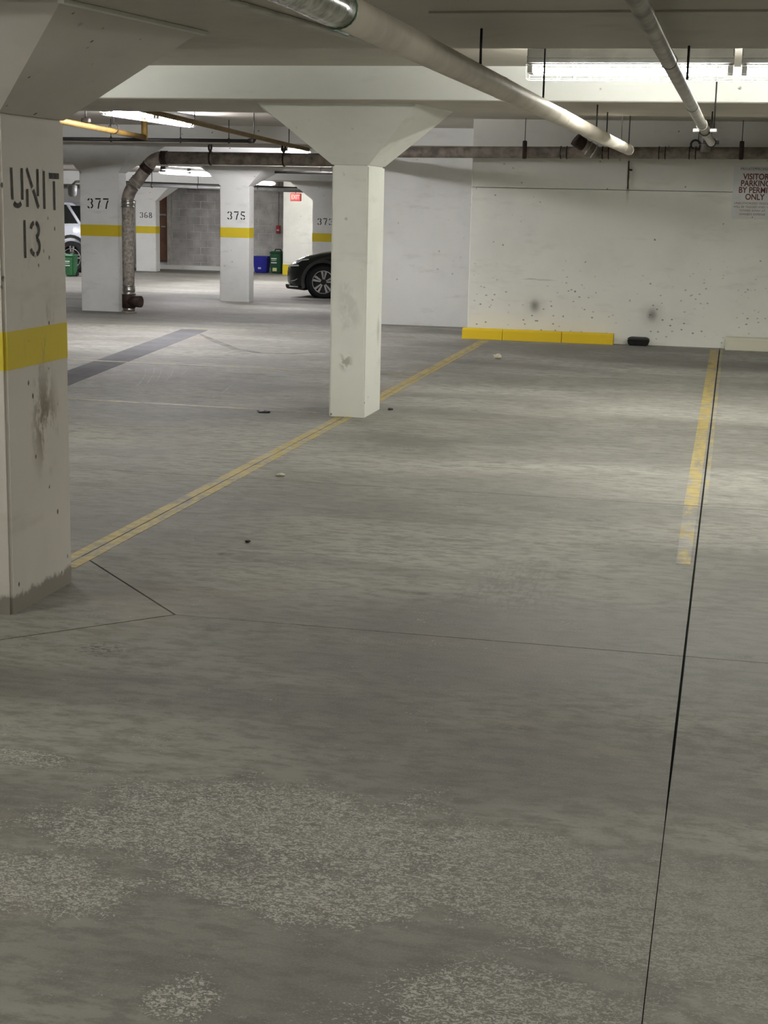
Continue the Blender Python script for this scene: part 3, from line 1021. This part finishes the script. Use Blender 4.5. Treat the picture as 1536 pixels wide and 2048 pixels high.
scrap('dark_scrap', 'flat dark scrap lying left of the centre column base', 'litter', -3.42, 11.19, .06, .035, .012, 'blackplastic')
scrap('pale_scrap', 'small pale crumpled scrap on the floor before the yellow wheel stop', 'litter', -2.35, 16.06, .04, .03, .035, 'paper')
scrap('paper_scrap', 'tiny pale paper scrap beside the yellow line', 'litter', -2.52, 8.59, .025, .02, .01, 'paper')
scrap('dark_pebble', 'tiny dark pebble on the floor right of the centre column base', 'litter', -2.54, 11.69, .02, .02, .012, 'blackplastic')
scrap('dark_pebble', 'tiny dark pebble on the open floor in front of the UNIT 13 column', 'litter', -2.16, 6.82, .012, .012, .008, 'blackplastic')


# ------------------------------------------------------------------ signs
def text(name, body, size, c, mat, parent, offset=0.0, sx=1.0, nrm=.0012, right=(1, 0, 0), depth=0.0):
    cu_ = bpy.data.curves.new(name, 'FONT')
    cu_.body = body
    cu_.size = size
    cu_.align_x = 'CENTER'
    cu_.align_y = 'CENTER'
    cu_.offset = offset
    cu_.extrude = depth
    o = bpy.data.objects.new(name, cu_)
    COL.objects.link(o)
    bpy.context.view_layer.update()
    me = bpy.data.meshes.new_from_object(o.evaluated_get(bpy.context.evaluated_depsgraph_get()))
    bpy.data.objects.remove(o)
    bpy.data.curves.remove(cu_)
    for v in me.vertices:
        x, y, z = v.co
        v.co = (c[0] + x * sx, c[1] - nrm - z, c[2] + y)
    me.materials.clear()
    return link(name, me, mat, parent)


sx0, sx1, sz0, sz1, sy = -.05, .425, 1.49, 2.078, 18.448
t = thing('parking_sign', 'white visitor parking by permit only sign on the back wall', 'sign', ((sx0 + sx1) / 2, 18.45, sz0))
box('panel', sx0, sx1, sy, 18.459, sz0, sz1, 'sign', t, .002)
cx = .19
text('small_heading', 'PRIVATE PROPERTY', .042, (cx + .02, sy, 2.048), 'signgrey', t, .0006)
for i, s in enumerate(('VISITOR', 'PARKING', 'BY PERMIT', 'ONLY')):
    text('lettering', s, .092, (cx + .012, sy, 1.962 - i * .0755), 'signred', t, .0021, .86)
for i, s in enumerate(('UNAUTHORIZED VEHICLES', 'WILL BE TAGGED AND / OR', 'TOWED AWAY AT', "OWNER'S EXPENSE")):
    text('small_print', s, .034, (cx - .005, sy, 1.665 - i * .041), 'signgrey', t, .0004)
for z in (sz0 + .02, sz1 - .02):
    tube('screw', [(cx, sy - .004, z), (cx, sy + .002, z)], .006, 'darkiron', t, 8)
adopt(t)

t = thing('exit_sign', 'lit red exit sign hanging in front of the bright wall', 'sign', (-9.96, 35, 1.57))
box('case', -10.09, -9.83, 35.0, 35.06, 1.565, 1.74, 'red', t, .008)
box('lit_face', -10.075, -9.845, 34.994, 35.0, 1.58, 1.725, 'exit_r', t, .002)
text('lettering', 'EXIT', .135, (-9.96, 34.994, 1.652), 'exit_l', t, .002, .72)
rod(t, -9.96, 35.03, 1.735, 2.2, .008)
adopt(t)

t = thing('fire_alarm_station', 'small dark fire alarm station with conduit on the block wall', 'fire alarm', (-11.7, 39.55, .7))
box('case', -11.77, -11.66, 39.52, 39.592, .72, .92, 'red', t, .008)
box('lever', -11.75, -11.68, 39.505, 39.52, .78, .82, 'label', t, .004)
tube('conduit', [(-11.715, 39.57, .92), (-11.715, 39.57, 2.2)], .014, 'lampgrey', t, 8)
adopt(t)


# ------------------------------------------------------------------ bins
def cart(name, label, x0, x1, yc, z0, h, depth, mat, lbl=True, sticker=False):
    t = thing(name, label, 'bin', ((x0 + x1) / 2, yc, z0))
    w_ = (x1 - x0)
    cxm = (x0 + x1) / 2
    d = depth / 2
    bt = [(cxm - w_ * .40, yc - d * .8), (cxm + w_ * .40, yc - d * .8), (cxm + w_ * .40, yc + d * .8), (cxm - w_ * .40, yc + d * .8)]
    tp = [(cxm - w_ * .47, yc - d), (cxm + w_ * .47, yc - d), (cxm + w_ * .47, yc + d), (cxm - w_ * .47, yc + d)]
    hexa('body', [(*p, z0 + .01) for p in bt], [(*p, z0 + h * .84) for p in tp], mat, t, .025, 2)
    l0 = [(cxm - w_ * .52, yc - d * 1.08), (cxm + w_ * .5, yc - d * 1.08), (cxm + w_ * .5, yc + d * 1.05), (cxm - w_ * .52, yc + d * 1.05)]
    l1 = [(cxm - w_ * .4, yc - d * .8), (cxm + w_ * .38, yc - d * .8), (cxm + w_ * .38, yc + d * .8), (cxm - w_ * .4, yc + d * .8)]
    hexa('lid', [(*p, z0 + h * .83) for p in l0], [(*p, z0 + h * .92) for p in l1], mat, t, .012, 2)
    zt = z0 + h * .9
    tube('handle', [(cxm - w_ * .2, yc, zt), (cxm - w_ * .12, yc, z0 + h), (cxm + w_ * .3, yc, z0 + h), (cxm + w_ * .36, yc, zt)], .014, 'blackplastic', t, 8)
    tube('wheel', [(cxm + w_ * .36, yc + d * .7, z0 + .06), (cxm + w_ * .5, yc + d * .7, z0 + .06)], .06, 'rubber', t, 14)
    tube('wheel', [(cxm - w_ * .5, yc + d * .7, z0 + .06), (cxm - w_ * .36, yc + d * .7, z0 + .06)], .06, 'rubber', t, 14)
    if lbl:
        yy = yc - d * .955 - .004
        box('printed_label', cxm - w_ * .33, cxm + w_ * .12, yy - .012, yy + .01, z0 + h * .6, z0 + h * .645, 'label', t)
        box('printed_label', cxm - w_ * .31, cxm + w_ * .08, yy - .011, yy + .01, z0 + h * .54, z0 + h * .56, 'label', t)
        box('printed_label', cxm - w_ * .33, cxm + w_ * .12, yy - .008, yy + .01, z0 + h * .43, z0 + h * .475, 'label', t)
    if sticker:
        yy = yc - d * .84
        box('sticker', cxm - w_ * .22, cxm + w_ * .12, yy - .025, yy + .01, z0 + h * .1, z0 + h * .24, 'labely', t, .006)
    adopt(t)
    return t


cart('green_bin', 'dark green lidded bin with handle beside the blue bin', -11.73, -11.4, 38.95, -.3, .62, .34, 'green', True, True)
cart('green_bin', 'green bin in front of the white car', -15.42, -15.17, 34.4, -.3, .57, .3, 'green2', True, False)
t = thing('blue_bin', 'blue plastic bin against the block wall', 'bin', (-12, 39.0, -.3))
bt = [(-12.16, 38.9), (-11.85, 38.9), (-11.85, 39.2), (-12.16, 39.2)]
tp = [(-12.2, 38.86), (-11.82, 38.86), (-11.82, 39.24), (-12.2, 39.24)]
hexa('body', [(*p, -.297) for p in bt], [(*p, .1) for p in tp], 'blue', t, .02, 2)
hexa('rim', [(p[0] + (.015 if p[0] > -12 else -.015), p[1], .09) for p in tp], [(p[0] + (.015 if p[0] > -12 else -.015), p[1], .135) for p in tp], 'blue', t, .012, 2)
box('printed_label', -12.06, -11.98, 38.872, 38.89, -.2, -.15, 'label', t, .003)
adopt(t)


# ------------------------------------------------------------------ cars
def car(label, front, yc, z0, paint, flip, sc=.93, wx=(.9, 3.5), tall=1.0):
    t = thing('car', label, 'car', (front, yc, z0))
    sg = -1 if flip else 1

    def T(x, y, z):
        return (front + sg * x * sc, yc + y * sc, z0 + z * sc * (tall if z > .5 else 1))
    st = [(0, .40, .56, .60, .42), (.04, .27, .62, .665, .6), (.14, .21, .70, .745, .73), (.28, .19, .765, .815, .81), (.5, .19, .85, .895, .865), (.8, .2, .915, .96, .89),
          (1.1, .2, .955, 1.0, .9), (1.42, .2, .985, 1.03, .905), (2.2, .2, .995, 1.03, .905), (3.0, .2, 1.01, 1.04, .905), (3.6, .21, 1.03, 1.06, .895),
          (4.0, .26, 1.05, 1.075, .86), (4.25, .34, 1.03, 1.06, .79), (4.38, .45, .95, 1.0, .7)]
    ring_n = None
    V, F = [], []
    for x, zb, zs, zt, hw in st:
        half_ = [(0, zb), (hw * .8, zb), (hw * .96, zb + .05), (hw, zb + .16), (hw * 1.005, (zb + zs) / 2 + .06), (hw * .985, zs - .07), (hw * .93, zs), (hw * .7, zt - .012), (hw * .35, zt - .002), (0, zt)]
        pts = half_ + [(-a, b) for a, b in reversed(half_[1:-1])]
        ring_n = len(pts)
        V += [(x, a, b) for a, b in pts]
    for i in range(len(st) - 1):
        for j in range(ring_n):
            F.append((i * ring_n + j, i * ring_n + (j + 1) % ring_n, (i + 1) * ring_n + (j + 1) % ring_n, (i + 1) * ring_n + j))
    F.append(tuple(range(ring_n)))
    F.append(tuple((len(st) - 1) * ring_n + j for j in range(ring_n)))
    body = mesh('body', [T(*v) for v in V], F, paint, None, True)
    R = .345
    for x in wx:
        for s in (-1, 1):
            c0 = Vector(T(x, s * .45, R))
            c1 = Vector(T(x, s * 1.1, R))
            cut = tube('cut', [c0, c1], .415 * sc, 'rubber', None, 28)
            md = body.modifiers.new('b', 'BOOLEAN')
            md.object = cut
            md.operation = 'DIFFERENCE'
            md.solver = 'EXACT'
            bpy.context.view_layer.update()
            me = bpy.data.meshes.new_from_object(body.evaluated_get(bpy.context.evaluated_depsgraph_get()))
            body.modifiers.clear()
            body.data = me
            bpy.data.objects.remove(cut)
    body.parent = t
    body.data.materials.clear()
    body.data.materials.append(M[paint])
    for p in body.data.polygons:
        p.use_smooth = p.area < .12
    # wheel-well liners, arch cladding, wheels
    for x in wx:
        for s in (-1, 1):
            tube('wheel_liner', [T(x, s * .46, R), T(x, s * .74, R)], .414 * sc, 'rubber', t, 24)
            # arch trim, an arc of flat cladding
            Vv, Ff = [], []
            n = 18
            for i in range(n + 1):
                a = math.radians(-18 + 216 * i / n)
                for rr, yy in ((.405, .885), (.47, .905), (.47, .86), (.405, .86)):
                    Vv.append(T(x + rr * math.cos(a), s * (yy + (.012 if x < 2 else .004)), R + rr * math.sin(a)))
            for i in range(n):
                for j in range(4):
                    Ff.append((i * 4 + j, i * 4 + (j + 1) % 4, i * 4 + 4 + (j + 1) % 4, i * 4 + 4 + j))
            Ff += [(0, 1, 2, 3), tuple(n * 4 + j for j in range(4))]
            mesh('arch_trim', Vv, Ff, 'cladding', t)
            wy = s * .885
            prof = [(.225, -.19), (.30, -.195), (.335, -.17), (.345, -.1), (.335, -.02), (.30, .0), (.235, -.01)]
            V2, F2 = [], []
            seg = 32
            for i in range(seg):
                a = 2 * math.pi * i / seg
                for rr, yy in prof:
                    V2.append(T(x + rr * math.cos(a), wy + s * yy, R + rr * math.sin(a)))
            k = len(prof)
            for i in range(seg):
                for j in range(k - 1):
                    F2.append((i * k + j, i * k + j + 1, ((i + 1) % seg) * k + j + 1, ((i + 1) % seg) * k + j))
            wheel = mesh('wheel', V2, F2, 'rubber', t, True)
            tube('rim_barrel', [T(x, wy - s * .19, R), T(x, wy - s * .07, R)], .232 * sc, 'alloyd', wheel, 24)
            ring('rim_lip', T(x, wy - s * .012, R), (0, 1, 0), .235 * sc, .012 * sc, 'alloy', wheel, 32, 6)
            tube('hub', [T(x, wy - s * .06, R), T(x, wy - s * .015, R)], .06 * sc, 'alloyd', wheel, 14)
            for q in range(10):
                a = 2 * math.pi * (q // 2) / 5 + (-.2 if q % 2 else .2) + .25
                ca, sa = math.cos(a), math.sin(a)

                def sp(rr, off, yy):
                    return T(x + rr * ca - off * sa, wy - s * yy, R + rr * sa + off * ca)
                hexa('spoke', [sp(.05, -.012, .06), sp(.05, .012, .06), sp(.232, .026, .045), sp(.232, -.026, .045)],
                     [sp(.05, -.012, .03), sp(.05, .012, .03), sp(.232, .026, .014), sp(.232, -.026, .014)], 'alloy', wheel)
    # glasshouse
    gb_ = [(1.32, .80), (4.16, .74)]
    Vg = [T(1.32, -.80, 1.0), T(1.32, .80, 1.0), T(4.2, .74, 1.03), T(4.2, -.74, 1.03), T(2.15, -.60, 1.47), T(2.15, .60, 1.47), T(3.75, .56, 1.45), T(3.75, -.56, 1.45)]
    gh = mesh('glasshouse', Vg, HEX, 'glass', t, False, .03, 2)
    Vr = [T(2.05, -.60, 1.455), T(2.05, .60, 1.455), T(3.95, .55, 1.43), T(3.95, -.55, 1.43), T(2.25, -.52, 1.52), T(2.25, .52, 1.52), T(3.8, .5, 1.49), T(3.8, -.5, 1.49)]
    mesh('roof', Vr, HEX, paint, t, False, .02, 2)
    for s in (-1, 1):
        for (xa, ya, za), (xb, yb, zb2) in (((1.28, .815, 1.0), (2.12, .615, 1.47)), ((2.75, .82, 1.0), (2.75, .61, 1.47)), ((4.15, .765, 1.03), (3.75, .58, 1.45))):
            tube('pillar', [T(xa, s * ya, za), T(xb, s * yb, zb2)], .035 * sc, paint, t, 8)
        # lamp cluster wrapping the front corner
        y1, y2 = s * .80, s * .52
        Vh = [T(.06, s * .56, .64), T(.30, s * .815, .70), T(.60, s * .875, .80), T(.20, s * .60, .70),
              T(.10, s * .54, .70), T(.34, s * .79, .765), T(.62, s * .85, .845), T(.24, s * .58, .76)]
        hl = mesh('headlamp', Vh, HEX, 'glass', t, False, .012, 2)
        mesh('headlamp_lens', [T(.30, s * .83, .735), T(.34, s * .85, .73), T(.44, s * .872, .79), T(.40, s * .865, .80),
                               T(.30, s * .78, .735), T(.34, s * .80, .73), T(.44, s * .82, .79), T(.40, s * .81, .80)], HEX, 'lens', hl)
        mesh('headlamp_lens', [T(.40, s * .865, .775), T(.58, s * .885, .80), T(.58, s * .88, .825), T(.42, s * .87, .805),
                               T(.40, s * .81, .775), T(.58, s * .83, .80), T(.58, s * .83, .825), T(.42, s * .82, .805)], HEX, 'lens', hl)
        mesh('daytime_lamp', [T(.10, s * .71, .645), T(.34, s * .842, .66), T(.34, s * .84, .69), T(.10, s * .70, .675),
                              T(.13, s * .66, .645), T(.36, s * .79, .66), T(.36, s * .79, .69), T(.13, s * .66, .675)], HEX, 'lens', hl)
        tube('bumper_trim', [T(.17, s * .77, .345), T(.26, s * .822, .36), T(.33, s * .845, .40)], .009, 'alloy', t, 6)
        tube('bumper_trim', [T(.12, s * .72, .23), T(.34, s * .84, .235)], .009, 'lens', t, 6)
        mesh('mirror', [T(1.5, s * .9, 1.02), T(1.62, s * .9, 1.02), T(1.62, s * 1.03, 1.04), T(1.5, s * 1.03, 1.04),
                        T(1.52, s * .9, 1.13), T(1.62, s * .9, 1.14), T(1.62, s * 1.02, 1.13), T(1.54, s * 1.02, 1.12)], HEX, paint, t, False, .02, 2)
        for x in (1.55, 2.6, 3.4):
            tube('door_seam', [T(x, s * .909, .3), T(x + .02, s * .913, .62), T(x + .02, s * .9, .93)], .004, 'rubber', t, 5)
    mesh('lower_lip', [T(.03, -.66, .18), T(.5, -.86, .16), T(.5, .86, .16), T(.03, .66, .18), T(-.01, -.62, .27), T(.5, -.89, .22), T(.5, .89, .22), T(-.01, .62, .27)], HEX, 'blackplastic', t, False, .015, 2)
    mesh('grille', [T(-.01, -.38, .34), T(.05, -.38, .34), T(.05, .38, .34), T(-.01, .38, .34), T(.0, -.3, .58), T(.06, -.3, .6), T(.06, .3, .6), T(.0, .3, .58)], HEX, 'blackplastic', t, False, .01)
    adopt(t)
    return t


car('dark grey car parked behind the centre column with its front wheel showing', -8.6, 30.13, -.292, 'carpaint', False, .93)
car('white car mostly hidden between the UNIT 13 column and column 377', -20.05, 36.95, -.3, 'carwhite', False, 1.02, (.9, 3.95), 1.12)

# lamp seen in the gap left of column 377
t = thing('hanging_lamp', 'grey bell-shaped fitting hanging near the ceiling left of column 377', 'lamp', (-13.28, 30, 1.55))
tube('shade', [(-13.28, 30, 1.80), (-13.28, 30, 1.78), (-13.28, 30, 1.60), (-13.28, 30, 1.56)], [.06, .1, .085, .05], 'lampgrey', t, 16)
tube('arm', [(-13.28, 30, 1.79), (-13.2, 30, 1.86), (-13.05, 30, 1.87)], .03, 'frame', t, 8)
rod(t, -13.1, 30, 1.86, 2.47, .012)
adopt(t)
